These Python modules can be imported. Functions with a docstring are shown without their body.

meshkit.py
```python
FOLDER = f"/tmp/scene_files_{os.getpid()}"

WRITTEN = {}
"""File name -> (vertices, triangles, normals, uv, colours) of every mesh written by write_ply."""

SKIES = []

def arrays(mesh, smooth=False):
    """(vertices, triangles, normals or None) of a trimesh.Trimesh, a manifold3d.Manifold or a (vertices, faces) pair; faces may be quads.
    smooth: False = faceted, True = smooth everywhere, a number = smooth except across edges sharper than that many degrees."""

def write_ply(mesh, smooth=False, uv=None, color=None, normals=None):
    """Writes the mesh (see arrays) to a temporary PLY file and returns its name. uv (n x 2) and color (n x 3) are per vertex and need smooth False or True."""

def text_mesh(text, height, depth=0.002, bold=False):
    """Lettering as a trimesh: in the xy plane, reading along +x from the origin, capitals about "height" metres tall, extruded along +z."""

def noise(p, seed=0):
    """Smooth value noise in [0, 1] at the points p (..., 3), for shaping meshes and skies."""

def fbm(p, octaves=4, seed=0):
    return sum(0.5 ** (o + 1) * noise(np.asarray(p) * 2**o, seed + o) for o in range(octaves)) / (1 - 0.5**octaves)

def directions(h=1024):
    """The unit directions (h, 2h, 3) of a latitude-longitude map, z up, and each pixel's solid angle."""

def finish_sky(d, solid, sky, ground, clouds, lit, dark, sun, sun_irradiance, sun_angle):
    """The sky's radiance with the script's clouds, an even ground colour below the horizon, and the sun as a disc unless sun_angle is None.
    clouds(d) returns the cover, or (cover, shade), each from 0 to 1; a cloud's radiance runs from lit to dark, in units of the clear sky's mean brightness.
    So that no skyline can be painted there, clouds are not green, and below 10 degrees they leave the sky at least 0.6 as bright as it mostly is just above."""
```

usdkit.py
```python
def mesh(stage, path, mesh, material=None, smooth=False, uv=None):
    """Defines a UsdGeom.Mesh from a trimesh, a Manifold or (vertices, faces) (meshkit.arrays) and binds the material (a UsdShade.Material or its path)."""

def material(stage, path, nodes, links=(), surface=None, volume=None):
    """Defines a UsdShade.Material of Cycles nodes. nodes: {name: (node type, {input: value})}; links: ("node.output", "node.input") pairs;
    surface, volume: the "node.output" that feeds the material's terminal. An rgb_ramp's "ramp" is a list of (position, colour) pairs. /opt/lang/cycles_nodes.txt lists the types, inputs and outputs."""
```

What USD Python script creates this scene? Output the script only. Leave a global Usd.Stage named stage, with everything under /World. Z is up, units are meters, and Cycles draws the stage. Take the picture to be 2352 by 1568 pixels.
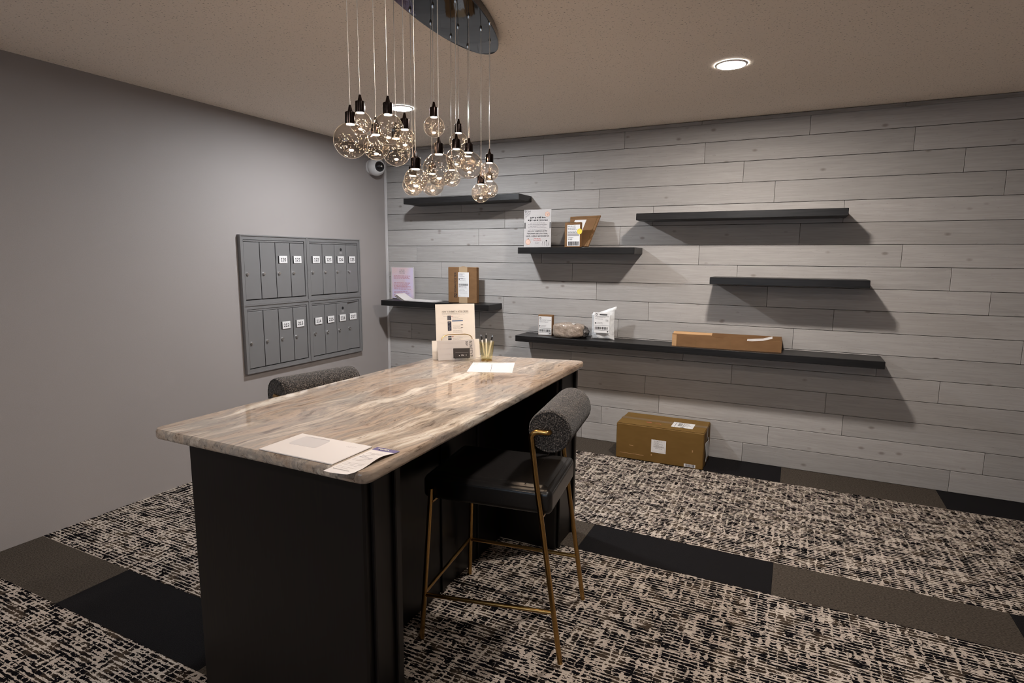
import math, random
import numpy as np, trimesh, manifold3d as m3
from shapely.geometry import Polygon, Point
from pxr import Usd, UsdGeom, UsdLux, UsdShade, Sdf, Gf, Vt
import usdkit, meshkit

stage = Usd.Stage.CreateInMemory()
UsdGeom.SetStageUpAxis(stage, 'Z')
UsdGeom.SetStageMetersPerUnit(stage, 1.0)
UsdGeom.Xform.Define(stage, '/World')
UsdGeom.Scope.Define(stage, '/World/Looks')
rnd = random.Random(7)
nrg = np.random.default_rng(7)
PI = math.pi
H = 2.44                                             # ceiling height

# ------------------------------------------------------------------ camera, daylight, exposure
CAM_POS = (3.4912, -4.4516, 1.4763)
CAM_YAW, CAM_PITCH, CAM_ROLL = 0.453705, 0.143963, 0.0071415
EXPOSURE = 1.0
DOWNLIGHT = 590.0                                    # radiance of the recessed lights
PENDANT = 180.0                                      # radiance of the pendant LEDs
f_ = np.array([-math.sin(CAM_YAW) * math.cos(CAM_PITCH), math.cos(CAM_YAW) * math.cos(CAM_PITCH), -math.sin(CAM_PITCH)])
r_ = np.array([math.cos(CAM_YAW), math.sin(CAM_YAW), 0.0])
u_ = np.cross(r_, f_)
cr, sr = math.cos(CAM_ROLL), math.sin(CAM_ROLL)
r2, u2 = cr * r_ + sr * u_, -sr * r_ + cr * u_
cam = UsdGeom.Camera.Define(stage, '/World/camera')
cam.AddTransformOp().Set(Gf.Matrix4d(*r2, 0, *u2, 0, *(-f_), 0, *CAM_POS, 1))
cam.CreateHorizontalApertureAttr(36.0)
cam.CreateFocalLengthAttr(36.0 * 1332.37 / 2352.0)
cam.CreateExposureAttr(EXPOSURE)
cam.CreateFStopAttr(0.0)
cam.CreateClippingRangeAttr(Gf.Vec2f(0.05, 100))
sky = UsdLux.DomeLight.Define(stage, '/World/sky')
sky.CreateIntensityAttr(0.45)
sky.CreateColorAttr(Gf.Vec3f(0.62, 0.78, 1.0))

# ------------------------------------------------------------------ materials
def mat(name, nodes, links=(), surface='p.BSDF', **kw):
    return usdkit.material(stage, '/World/Looks/' + name, nodes, links, surface=surface, **kw)
def plain(name, col, rough=0.5, metal=0.0, spec=0.5, **kw):
    return mat(name, {'p': ('principled_bsdf', dict(base_color=col, roughness=rough, metallic=metal, specular_ior_level=spec, **kw))})
def bumpy(name, col, col2, scale, rough, dist, detail=4, lo=0.4, hi=0.6, strength=1.0, metal=0.0, stretch=(1, 1, 1), spec=0.5, **kw):
    return mat(name, {'g': ('geometry', {}), 'm': ('mapping', dict(scale=stretch)), 'n': ('noise_texture', dict(scale=scale, detail=detail, roughness=0.6)),
                      'r': ('rgb_ramp', dict(ramp=[(lo, col), (hi, col2)])), 'b': ('bump', dict(strength=strength, distance=dist)),
                      'p': ('principled_bsdf', dict(roughness=rough, metallic=metal, specular_ior_level=spec, **kw))},
               [('g.position', 'm.vector'), ('m.vector', 'n.vector'), ('n.fac', 'r.fac'), ('r.color', 'p.base_color'), ('n.fac', 'b.height'), ('b.normal', 'p.normal')])
def emitter(name, col, strength):
    return mat(name, {'e': ('emission', dict(color=col, strength=strength))}, surface='e.emission')

MAT = {}
MAT['wall'] = bumpy('wall_paint', (0.274, 0.243, 0.232), (0.286, 0.255, 0.244), 260, 0.65, 0.0006, strength=0.35)
MAT['ceiling'] = mat('ceiling_texture', {'g': ('geometry', {}), 'n': ('noise_texture', dict(scale=120, detail=5, roughness=0.62)), 'v': ('voronoi_texture', dict(scale=75, randomness=1)),
     'rv': ('rgb_ramp', dict(ramp=[(0.0, (0, 0, 0)), (0.35, (1, 1, 1))])), 'a': ('math', dict(math_type='multiply')), 'rc': ('rgb_ramp', dict(ramp=[(0.32, (0.36, 0.305, 0.255)), (0.41, (0.91, 0.805, 0.695))])),
     'b': ('bump', dict(strength=0.4, distance=0.003)), 'p': ('principled_bsdf', dict(roughness=0.9, specular_ior_level=0.2))},
     [('g.position', 'n.vector'), ('g.position', 'v.vector'), ('v.distance', 'rv.fac'), ('n.fac', 'a.value1'), ('rv.color', 'a.value2'), ('n.fac', 'rc.fac'), ('rc.color', 'p.base_color'), ('n.fac', 'b.height'), ('b.normal', 'p.normal')])
MAT['plank'] = mat('whitewashed_plank', {
     'g': ('geometry', {}), 'o': ('object_info', {}), 'sh': ('vector_math', dict(math_type='multiply_add', vector2=(7.3, 1.0, 3.1))), 'cx': ('combine_xyz', {}),
     'add': ('vector_math', dict(math_type='add')), 'm': ('mapping', dict(scale=(2.2, 20, 42))), 'n': ('noise_texture', dict(scale=2.0, detail=7, roughness=0.62, distortion=0.8)),
     'mk': ('mapping', dict(scale=(5.0, 1.0, 9.0))), 'k': ('voronoi_texture', dict(scale=1.0, randomness=1.0)), 'kr': ('rgb_ramp', dict(ramp=[(0.045, (0.55, 0.50, 0.48)), (0.12, (1, 1, 1))])),
     'mx': ('mapping', dict(scale=(26, 1.0, 40))), 'k2': ('voronoi_texture', dict(scale=1.0, randomness=1.0)), 'k2r': ('rgb_ramp', dict(ramp=[(0.05, (0.66, 0.61, 0.58)), (0.14, (1, 1, 1))])),
     'gr': ('rgb_ramp', dict(ramp=[(0.25, (0.29, 0.269, 0.255)), (0.55, (0.345, 0.322, 0.306)), (0.8, (0.387, 0.364, 0.348))])),
     'tv': ('map_range', dict(from_min=0, from_max=1, to_min=0.86, to_max=1.04)),
     'c1': ('mix_color', dict(blend_type='multiply', fac=0.85)), 'c2': ('mix_color', dict(blend_type='multiply', fac=0.35)), 'c3': ('vector_math', dict(math_type='scale')),
     'b': ('bump', dict(strength=0.25, distance=0.002)), 'p': ('principled_bsdf', dict(roughness=0.62, specular_ior_level=0.3))},
     [('o.random', 'cx.x'), ('o.random', 'cx.z'), ('cx.vector', 'sh.vector1'), ('g.position', 'sh.vector3'), ('sh.vector', 'm.vector'), ('m.vector', 'n.vector'), ('n.fac', 'gr.fac'),
      ('sh.vector', 'mk.vector'), ('mk.vector', 'k.vector'), ('k.distance', 'kr.fac'), ('sh.vector', 'mx.vector'), ('mx.vector', 'k2.vector'), ('k2.distance', 'k2r.fac'),
      ('gr.color', 'c1.a'), ('kr.color', 'c1.b'), ('c1.result', 'c2.a'), ('k2r.color', 'c2.b'), ('c2.result', 'c3.vector1'), ('o.random', 'tv.value'), ('tv.result', 'c3.scale'), ('c3.vector', 'p.base_color'),
      ('n.fac', 'b.height'), ('b.normal', 'p.normal')])
MAT['plank_gap'] = plain('plank_backing', (0.05, 0.04, 0.035), 0.9)
MAT['trim'] = bumpy('trim_wood', (0.22, 0.20, 0.185), (0.29, 0.265, 0.25), 12, 0.6, 0.001, stretch=(0.3, 3, 3))
MAT['strip'] = plain('corner_strip_paint', (0.50, 0.47, 0.46), 0.5)

def carpet_grid():
    """cream loop pile with broken dark dashes running both ways"""
    N = {'g': ('geometry', {}), 'o': ('object_info', {}), 'cx': ('combine_xyz', {}), 'sh': ('vector_math', dict(math_type='multiply_add', vector2=(13.7, 9.1, 0))),
         'wn': ('noise_texture', dict(scale=170, detail=2)), 'wv': ('vector_math', dict(math_type='subtract', vector2=(0.5, 0.5, 0.5))), 'ws': ('vector_math', dict(math_type='multiply_add', vector2=(0.013, 0.009, 0))),
         's': ('separate_xyz', {}), 'np': ('noise_texture', dict(scale=420, detail=2)), 'b': ('bump', dict(strength=0.7, distance=0.003)),
         'nc': ('noise_texture', dict(scale=11, detail=2)), 'cr': ('rgb_ramp', dict(ramp=[(0.50, (0.006, 0.0055, 0.0065)), (0.64, (0.055, 0.039, 0.028))])),
         'lc': ('rgb_ramp', dict(ramp=[(0.35, (0.385, 0.315, 0.265)), (0.65, (0.48, 0.41, 0.35))])), 'col': ('mix_color', {}), 'mx': ('math', dict(math_type='maximum')),
         'pv': ('map_range', dict(from_min=0.3, from_max=0.7, to_min=0.72, to_max=1.1)), 'pc': ('vector_math', dict(math_type='scale')),
         'p': ('principled_bsdf', dict(roughness=0.95, specular_ior_level=0.0))}
    Lk = [('o.random', 'cx.x'), ('o.random', 'cx.y'), ('cx.vector', 'sh.vector1'), ('g.position', 'sh.vector3'), ('sh.vector', 'wn.vector'), ('wn.color', 'wv.vector1'), ('wv.vector', 'ws.vector1'), ('sh.vector', 'ws.vector3'), ('ws.vector', 's.vector'),
          ('mx.value', 'col.fac'), ('lc.color', 'col.a'), ('cr.color', 'col.b'), ('sh.vector', 'nc.vector'), ('nc.fac', 'cr.fac'), ('nc.fac', 'lc.fac'),
          ('g.position', 'np.vector'), ('np.fac', 'pv.value'), ('pv.result', 'pc.scale'), ('col.result', 'pc.vector1'), ('pc.vector', 'p.base_color'), ('np.fac', 'b.height'), ('b.normal', 'p.normal')]
    for k, (pu, pv, lo_, hi_, offs) in dict(a=(0.034, 0.0185, 0.0, 0.57, 0.0), b=(0.0190, 0.0105, -0.34, 0.50, 31.7)).items():
        M_ = lambda t_, **kw: ('math', dict(math_type=t_, **kw))
        N.update({k + 'du': M_('divide', value2=pu), k + 'dv': M_('divide', value2=pv), k + 'iu': M_('floor'), k + 'iv': M_('floor'), k + 'fu': M_('fraction'), k + 'fv': M_('fraction'), k + 'cu': M_('subtract', value2=0.5), k + 'cv': M_('subtract', value2=0.5),
                  k + 'au': M_('absolute'), k + 'av': M_('absolute'), k + 'xs': M_('multiply_add', value2=16.0 if k == 'a' else 24.0, value3=offs), k + 'ys': M_('multiply_add', value2=15.0 if k == 'a' else 24.0, value3=offs), k + 'ru': M_('multiply', value2=0.47), k + 'rv': M_('multiply', value2=0.47),
                  k + 'xa': ('combine_xyz', {}), k + 'xb': ('combine_xyz', {}), k + 'na': ('noise_texture', dict(scale=1.0, detail=2, roughness=0.6)), k + 'nb': ('noise_texture', dict(scale=1.0, detail=2, roughness=0.6)),
                  k + 'ha': ('map_range', dict(from_min=0.30, from_max=0.70, to_min=lo_, to_max=hi_)), k + 'hb': ('map_range', dict(from_min=0.30, from_max=0.66, to_min=0.02, to_max=0.76)),
                  k + 'ga': M_('less_than'), k + 'gb': M_('less_than'), k + 'o': M_('multiply')})
        Lk += [('s.x', k + 'du.value1'), ('s.y', k + 'dv.value1')] + [(f'{k}d{c_}.value', f'{k}i{c_}.value1') for c_ in 'uv'] + [(f'{k}d{c_}.value', f'{k}f{c_}.value1') for c_ in 'uv'] + [(f'{k}f{c_}.value', f'{k}c{c_}.value1') for c_ in 'uv'] + [(f'{k}c{c_}.value', f'{k}a{c_}.value1') for c_ in 'uv']
        Lk += [('s.x', k + 'xs.value1'), ('s.y', k + 'ys.value1'), (k + 'iv.value', k + 'rv.value1'), (k + 'iu.value', k + 'ru.value1'), (k + 'xs.value', k + 'xa.x'), (k + 'rv.value', k + 'xa.y'), (k + 'ru.value', k + 'xb.x'), (k + 'ys.value', k + 'xb.y'), (k + 'xa.vector', k + 'na.vector'), (k + 'xb.vector', k + 'nb.vector'),
               (k + 'na.fac', k + 'ha.value'), (k + 'nb.fac', k + 'hb.value'), (k + 'av.value', k + 'ga.value1'), (k + 'ha.result', k + 'ga.value2'), (k + 'au.value', k + 'gb.value1'), (k + 'hb.result', k + 'gb.value2'), (k + 'ga.value', k + 'o.value1'), (k + 'gb.value', k + 'o.value2')]
    Lk += [('ao.value', 'mx.value1'), ('bo.value', 'mx.value2')]
    return mat('carpet_pattern', N, Lk)
MAT['carpet'] = carpet_grid()
MAT['carpet_brown'] = bumpy('carpet_brown', (0.026, 0.020, 0.015), (0.075, 0.060, 0.047), 210, 0.95, 0.003, lo=0.35, hi=0.65, stretch=(0.5, 1, 1), spec=0.1)
MAT['carpet_black'] = bumpy('carpet_charcoal', (0.003, 0.003, 0.0035), (0.017, 0.014, 0.0145), 300, 0.95, 0.003, lo=0.40, hi=0.72, spec=0.1)
MAT['subfloor'] = plain('subfloor', (0.03, 0.027, 0.025), 0.9)

MAT['granite'] = mat('fantasy_brown_stone', {
    'g': ('geometry', {}), 'w': ('noise_texture', dict(scale=2.1, detail=3, roughness=0.5)), 'ws': ('vector_math', dict(math_type='multiply_add', vector2=(0.19, 0.25, 0.19))),
    'rot': ('mapping', dict(rotation=(0, 0, math.radians(4)), scale=(1, 1, 1))), 'm1': ('mapping', dict(scale=(7.5, 0.95, 6))), 'n1': ('noise_texture', dict(scale=1.0, detail=9, roughness=0.66, distortion=0.45)),
    'r1': ('rgb_ramp', dict(ramp=[(0.25, (0.06, 0.04, 0.03)), (0.34, (0.165, 0.115, 0.085)), (0.41, (0.29, 0.215, 0.16)), (0.47, (0.385, 0.305, 0.24)), (0.52, (0.25, 0.212, 0.183)), (0.57, (0.40, 0.335, 0.275)), (0.64, (0.62, 0.57, 0.505)), (0.75, (0.44, 0.415, 0.38))])),
    'm2': ('mapping', dict(scale=(62, 9, 50))), 'n2': ('noise_texture', dict(scale=1.0, detail=6, roughness=0.7, distortion=0.4)), 'r2': ('rgb_ramp', dict(ramp=[(0.33, (0.28, 0.23, 0.21)), (0.44, (0.90, 0.88, 0.86)), (0.6, (1.02, 1.0, 0.98)), (0.72, (1.18, 1.14, 1.1))])),
    'c': ('mix_color', dict(blend_type='multiply', fac=0.85, use_clamp=False)), 'n3': ('noise_texture', dict(scale=2.6, detail=4)), 'r3': ('rgb_ramp', dict(ramp=[(0.50, (0, 0, 0)), (0.70, (0.5, 0.5, 0.5))])),
    'c2': ('mix_color', dict(b=(0.27, 0.275, 0.265))), 'rf': ('map_range', dict(from_min=0.3, from_max=0.7, to_min=0.025, to_max=0.06)),
    'p': ('principled_bsdf', dict(specular_ior_level=0.55))},
    [('g.position', 'w.vector'), ('w.color', 'ws.vector1'), ('g.position', 'ws.vector3'), ('ws.vector', 'rot.vector'), ('rot.vector', 'm1.vector'), ('m1.vector', 'n1.vector'), ('n1.fac', 'r1.fac'),
     ('rot.vector', 'm2.vector'), ('m2.vector', 'n2.vector'), ('n2.fac', 'r2.fac'), ('r1.color', 'c2.a'), ('ws.vector', 'n3.vector'), ('n3.fac', 'r3.fac'), ('r3.color', 'c2.fac'), ('c2.result', 'c.a'), ('r2.color', 'c.b'), ('c.result', 'p.base_color'),
     ('n2.fac', 'rf.value'), ('rf.result', 'p.roughness')])
MAT['espresso'] = bumpy('espresso_wood', (0.0026, 0.0018, 0.0017), (0.0045, 0.0031, 0.0028), 14, 0.38, 0.0006, stretch=(6, 6, 0.5), strength=0.3, spec=0.35)
MAT['shelf'] = bumpy('black_shelf_foil', (0.0045, 0.004, 0.004), (0.009, 0.008, 0.008), 20, 0.38, 0.0004, stretch=(0.3, 6, 6), strength=0.3, spec=0.35)
MAT['metal_grey'] = bumpy('mailbox_grey_metal', (0.185, 0.177, 0.175), (0.191, 0.183, 0.181), 300, 0.40, 0.0002, strength=0.15, metal=0.25)
MAT['metal_gap'] = plain('mailbox_dark_gap', (0.012, 0.010, 0.010), 0.6)
MAT['placard'] = plain('placard_white', (0.66, 0.63, 0.62), 0.4)
MAT['ink'] = plain('black_ink', (0.012, 0.011, 0.012), 0.5)
MAT['chrome'] = plain('chrome', (0.75, 0.74, 0.73), 0.18, 1.0)
MAT['nickel'] = plain('black_nickel', (0.040, 0.030, 0.028), 0.14, 1.0)
MAT['canopy'] = plain('black_mirror_chrome', (0.017, 0.019, 0.024), 0.03, 1.0)
MAT['cord'] = plain('silver_cord', (0.55, 0.50, 0.45), 0.3, 0.3)
MAT['brass'] = plain('antique_brass', (0.42, 0.25, 0.085), 0.24, 1.0)
MAT['leather'] = bumpy('black_leather', (0.006, 0.005, 0.005), (0.010, 0.0085, 0.008), 170, 0.33, 0.0008, strength=0.35)
MAT['boucle'] = mat('charcoal_boucle', {'g': ('geometry', {}), 'v': ('voronoi_texture', dict(scale=150, randomness=1)), 'n': ('noise_texture', dict(scale=230, detail=3)), 'mx': ('math', dict(math_type='multiply')),
    'r': ('rgb_ramp', dict(ramp=[(0.40, (0.010, 0.009, 0.009)), (0.52, (0.045, 0.039, 0.036)), (0.68, (0.165, 0.142, 0.128))])), 'b': ('bump', dict(strength=1.0, distance=0.006)), 'p': ('principled_bsdf', dict(roughness=0.95, specular_ior_level=0.15, sheen_weight=0.15))},
    [('g.position', 'v.vector'), ('g.position', 'n.vector'), ('n.fac', 'r.fac'), ('r.color', 'p.base_color'), ('n.fac', 'mx.value1'), ('v.distance', 'mx.value2'), ('mx.value', 'b.height'), ('b.normal', 'p.normal')])
def kraft(name, a, b):
    return bumpy(name, a, b, 9, 0.75, 0.0006, strength=0.3, lo=0.3, hi=0.7, stretch=(1, 1, 2.5), spec=0.25)
MAT['card'] = kraft('cardboard', (0.145, 0.074, 0.031), (0.18, 0.096, 0.042))
MAT['card_big'] = kraft('cardboard_ochre', (0.125, 0.066, 0.0135), (0.146, 0.08, 0.019))
MAT['card_edge'] = kraft('cardboard_edge', (0.36, 0.21, 0.10), (0.42, 0.25, 0.125))
MAT['tape'] = plain('packing_tape', (0.36, 0.25, 0.15), 0.22)
MAT['tape_dark'] = plain('brown_tape', (0.13, 0.075, 0.025), 0.3)
MAT['label'] = plain('label_white', (0.63, 0.61, 0.60), 0.5)
MAT['paper'] = plain('paper_white', (0.52, 0.482, 0.467), 0.65)
MAT['paper_warm'] = plain('paper_warm', (0.80, 0.745, 0.685), 0.6)
MAT['paper_grey'] = plain('paper_window', (0.50, 0.47, 0.47), 0.25)
MAT['print_grey'] = plain('print_grey', (0.30, 0.28, 0.28), 0.6)
MAT['print_light'] = plain('print_light', (0.52, 0.48, 0.47), 0.6)
MAT['navy'] = plain('print_navy', (0.018, 0.022, 0.045), 0.5)
MAT['blue'] = plain('print_blue', (0.02, 0.085, 0.24), 0.5)
MAT['red'] = plain('print_red', (0.45, 0.09, 0.07), 0.5)
MAT['orange'] = plain('print_orange', (0.62, 0.26, 0.12), 0.5)
MAT['purple'] = plain('print_purple', (0.045, 0.014, 0.11), 0.55, 0.0, 0.25)
MAT['pink'] = mat('pink_print', {'g': ('geometry', {}), 'n': ('noise_texture', dict(scale=5, detail=2)), 'r': ('rgb_ramp', dict(ramp=[(0.4, (0.70, 0.52, 0.53)), (0.62, (0.63, 0.55, 0.73))])), 'p': ('principled_bsdf', dict(roughness=0.3))}, [('g.position', 'n.vector'), ('n.fac', 'r.fac'), ('r.color', 'p.base_color')])
MAT['pink_ink'] = plain('pink_ink', (0.50, 0.24, 0.27), 0.4)
MAT['pink_fill'] = plain('pumpkin_pink', (0.72, 0.50, 0.40), 0.6)
MAT['yellow'] = bumpy('yellow_sticker', (0.62, 0.46, 0.03), (0.72, 0.58, 0.06), 60, 0.5, 0.001)
MAT['polybag'] = bumpy('white_poly', (0.60, 0.60, 0.60), (0.68, 0.68, 0.68), 26, 0.32, 0.012, strength=0.5)
MAT['brownbag'] = bumpy('brown_plastic', (0.24, 0.185, 0.145), (0.32, 0.255, 0.205), 22, 0.16, 0.016, strength=0.7)
MAT['blackbag'] = bumpy('dark_plastic', (0.02, 0.02, 0.02), (0.07, 0.06, 0.055), 26, 0.2, 0.02, strength=0.8)
MAT['cam_white'] = plain('camera_white', (0.62, 0.60, 0.59), 0.35)
MAT['cam_black'] = plain('camera_black', (0.008, 0.008, 0.009), 0.08)
MAT['dark_card'] = plain('dark_card', (0.030, 0.024, 0.022), 0.35)
MAT['lens'] = emitter('downlight_lens', (1.0, 0.93, 0.86), DOWNLIGHT)
MAT['lens_back'] = emitter('downlight_lens_front_room', (1.0, 0.92, 0.84), DOWNLIGHT * 0.45)
MAT['lens_dim'] = emitter('downlight_lens_dimmed', (1.0, 0.92, 0.84), DOWNLIGHT * 0.26)
MAT['lens_cool'] = emitter('downlight_lens_cool', (0.90, 0.95, 1.0), DOWNLIGHT)
MAT['led'] = emitter('pendant_led', (1.0, 0.77, 0.55), PENDANT)
MAT['lightring'] = plain('downlight_ring', (0.75, 0.72, 0.69), 0.4)
def pane(name, tint, ior, gloss=(1, 1, 1), rough=0.02, base=0.0, inner=0.02, haze=0.0):
    """clear sheet: a fresnel gloss on the outside, nearly none on the inside (the ray is not bent, so it may not be trapped)"""
    N = {'geo': ('geometry', {}), 'f': ('fresnel', dict(IOR=ior)), 'a': ('math', dict(math_type='add', value2=base, use_clamp=True)), 'x': ('mix_float', dict(b=inner)), 't': ('transparent_bsdf', dict(color=tint)), 'g': ('glossy_bsdf', dict(color=gloss, roughness=rough)), 'm': ('mix_closure', {})}
    L = [('f.fac', 'a.value1'), ('geo.backfacing', 'x.fac'), ('a.value', 'x.a'), ('x.result', 'm.fac'), ('t.BSDF', 'm.closure1'), ('g.BSDF', 'm.closure2')]
    if haze:
        N.update({'d': ('translucent_bsdf', dict(color=(1, 0.95, 0.88))), 'h': ('mix_closure', dict(fac=haze))})
        return mat(name, N, L + [('m.closure', 'h.closure1'), ('d.BSDF', 'h.closure2')], surface='h.closure')
    return mat(name, N, L, surface='m.closure')
MAT['globe'] = mat('globe_glass', {'geo': ('geometry', {}), 'f': ('fresnel', dict(IOR=1.42)), 'x': ('mix_float', dict(b=0.06)), 'lw': ('layer_weight', dict(blend=0.5)), 'e': ('math', dict(math_type='power', value2=3.0)), 'e2': ('math', dict(math_type='power', value2=10.0)),
    'tc': ('mix_color', dict(a=(0.83, 0.80, 0.775), b=(0.36, 0.32, 0.28))), 't': ('transparent_bsdf', {}), 'g': ('glossy_bsdf', dict(color=(1, 0.97, 0.93), roughness=0.012)), 'm': ('mix_closure', {}),
    'hz': ('math', dict(math_type='multiply_add', value2=0.16, value3=0.002)), 'd': ('translucent_bsdf', dict(color=(1, 0.95, 0.88))), 'h': ('mix_closure', {})},
    [('lw.facing', 'e.value1'), ('e.value', 'tc.fac'), ('tc.result', 't.color'), ('lw.facing', 'e2.value1'), ('e2.value', 'hz.value1'), ('hz.value', 'h.fac'), ('geo.backfacing', 'x.fac'), ('f.fac', 'x.a'), ('x.result', 'm.fac'), ('t.BSDF', 'm.closure1'), ('g.BSDF', 'm.closure2'),
     ('m.closure', 'h.closure1'), ('d.BSDF', 'h.closure2')], surface='h.closure')
MAT['bubble'] = pane('bubble_glass', (0.85, 0.78, 0.68), 1.6, gloss=(1, 0.92, 0.8), rough=0.22, base=0.45, inner=0.3)
MAT['acrylic'] = pane('clear_acrylic', (0.97, 0.97, 0.97), 1.45, rough=0.02, base=0.01)
MAT['amber'] = pane('amber_glass', (0.985, 0.965, 0.86), 1.5, gloss=(1, 0.9, 0.6), rough=0.08, base=0.05, inner=0.05)
MAT['window_glass'] = pane('window_glass', (0.95, 0.97, 0.97), 1.45)
MAT['gold_wire'] = plain('gold_wire', (0.62, 0.43, 0.17), 0.22, 1.0)
MAT['pen_white'] = plain('pen_white', (0.75, 0.73, 0.70), 0.3)

# ------------------------------------------------------------------ scene helpers
used = set()
def numbered(path):
    if path not in used:
        used.add(path); return path
    k = 1
    while f'{path}_{k:03d}' in used: k += 1
    used.add(f'{path}_{k:03d}'); return f'{path}_{k:03d}'
def P(o): return str(o.GetPath()) if o is not None else '/World'
STUFF = ('print', 'text', 'mark', 'line', 'art', 'pattern', 'barcode', 'crease', 'scuff', 'heading', 'fill', 'outline', 'panel_print')
def obj(name, mesh, m, parent=None, smooth=35, label=None):
    many = isinstance(mesh, list) and len(mesh) > 1 and any(q in name for q in STUFF)
    if isinstance(mesh, list): mesh = cat(mesh)
    o = usdkit.mesh(stage, numbered(P(parent) + '/' + name), mesh, MAT[m], smooth=smooth).GetPrim()
    if label: o.SetCustomDataByKey('label', label)
    if many: o.SetCustomDataByKey('kind', 'stuff')
    return o
def keys(o, **kw):
    for k, v in kw.items():
        if v: o.SetCustomDataByKey(k, v)
    return o
def thing(name, label, category, loc=(0, 0, 0), rotz=0.0, group=None):
    x = UsdGeom.Xform.Define(stage, numbered('/World/' + name))
    x.AddTranslateOp().Set(Gf.Vec3d(*loc)); x.AddRotateZOp().Set(math.degrees(rotz))
    return keys(x.GetPrim(), label=label, category=category, group=group)
def structure(name):
    return keys(UsdGeom.Xform.Define(stage, numbered('/World/' + name)).GetPrim(), kind='structure')
def copy_of(root, loc, rotz, label):
    was = root.GetCustomData()
    r = thing(str(root.GetName()), label, was['category'], loc, rotz, was.get('group'))
    r.GetReferences().AddInternalReference(root.GetPath()); r.SetInstanceable(True)
    return r

# ------------------------------------------------------------------ mesh helpers
def cat(ms): return trimesh.util.concatenate([m if isinstance(m, trimesh.Trimesh) else tm(m) for m in ms])
def tm(m):
    if isinstance(m, trimesh.Trimesh): return m
    q = m.to_mesh(); return trimesh.Trimesh(q.vert_properties[:, :3], q.tri_verts, process=False)
def box(x0, y0, z0, x1, y1, z1):
    b = trimesh.creation.box([abs(x1 - x0), abs(y1 - y0), abs(z1 - z0)]); b.apply_translation([(x0 + x1) / 2, (y0 + y1) / 2, (z0 + z1) / 2]); return b
def cbox(x0, y0, z0, x1, y1, z1, c=0.002):
    """box with chamfered edges"""
    x, y, z = (x1 - x0) / 2, (y1 - y0) / 2, (z1 - z0) / 2
    c = min(c, x * .9, y * .9, z * .9)
    pts = [(sx * a, sy * b, sz * d) for sx in (-1, 1) for sy in (-1, 1) for sz in (-1, 1) for a, b, d in ((x, y - c, z - c), (x - c, y, z - c), (x - c, y - c, z))]
    h = trimesh.convex.convex_hull(np.array(pts)); h.apply_translation([(x0 + x1) / 2, (y0 + y1) / 2, (z0 + z1) / 2]); return h
def rbox(x0, y0, z0, x1, y1, z1, r, seg=16):
    s = m3.Manifold.sphere(r, seg)
    return tm(m3.Manifold.batch_hull([s.translate([a, b, c]) for a in (x0 + r, x1 - r) for b in (y0 + r, y1 - r) for c in (z0 + r, z1 - r)]))
def cyl(r, z0, z1, n=24, x=0, y=0):
    c = trimesh.creation.cylinder(r, z1 - z0, sections=n); c.apply_translation([x, y, (z0 + z1) / 2]); return c
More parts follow.
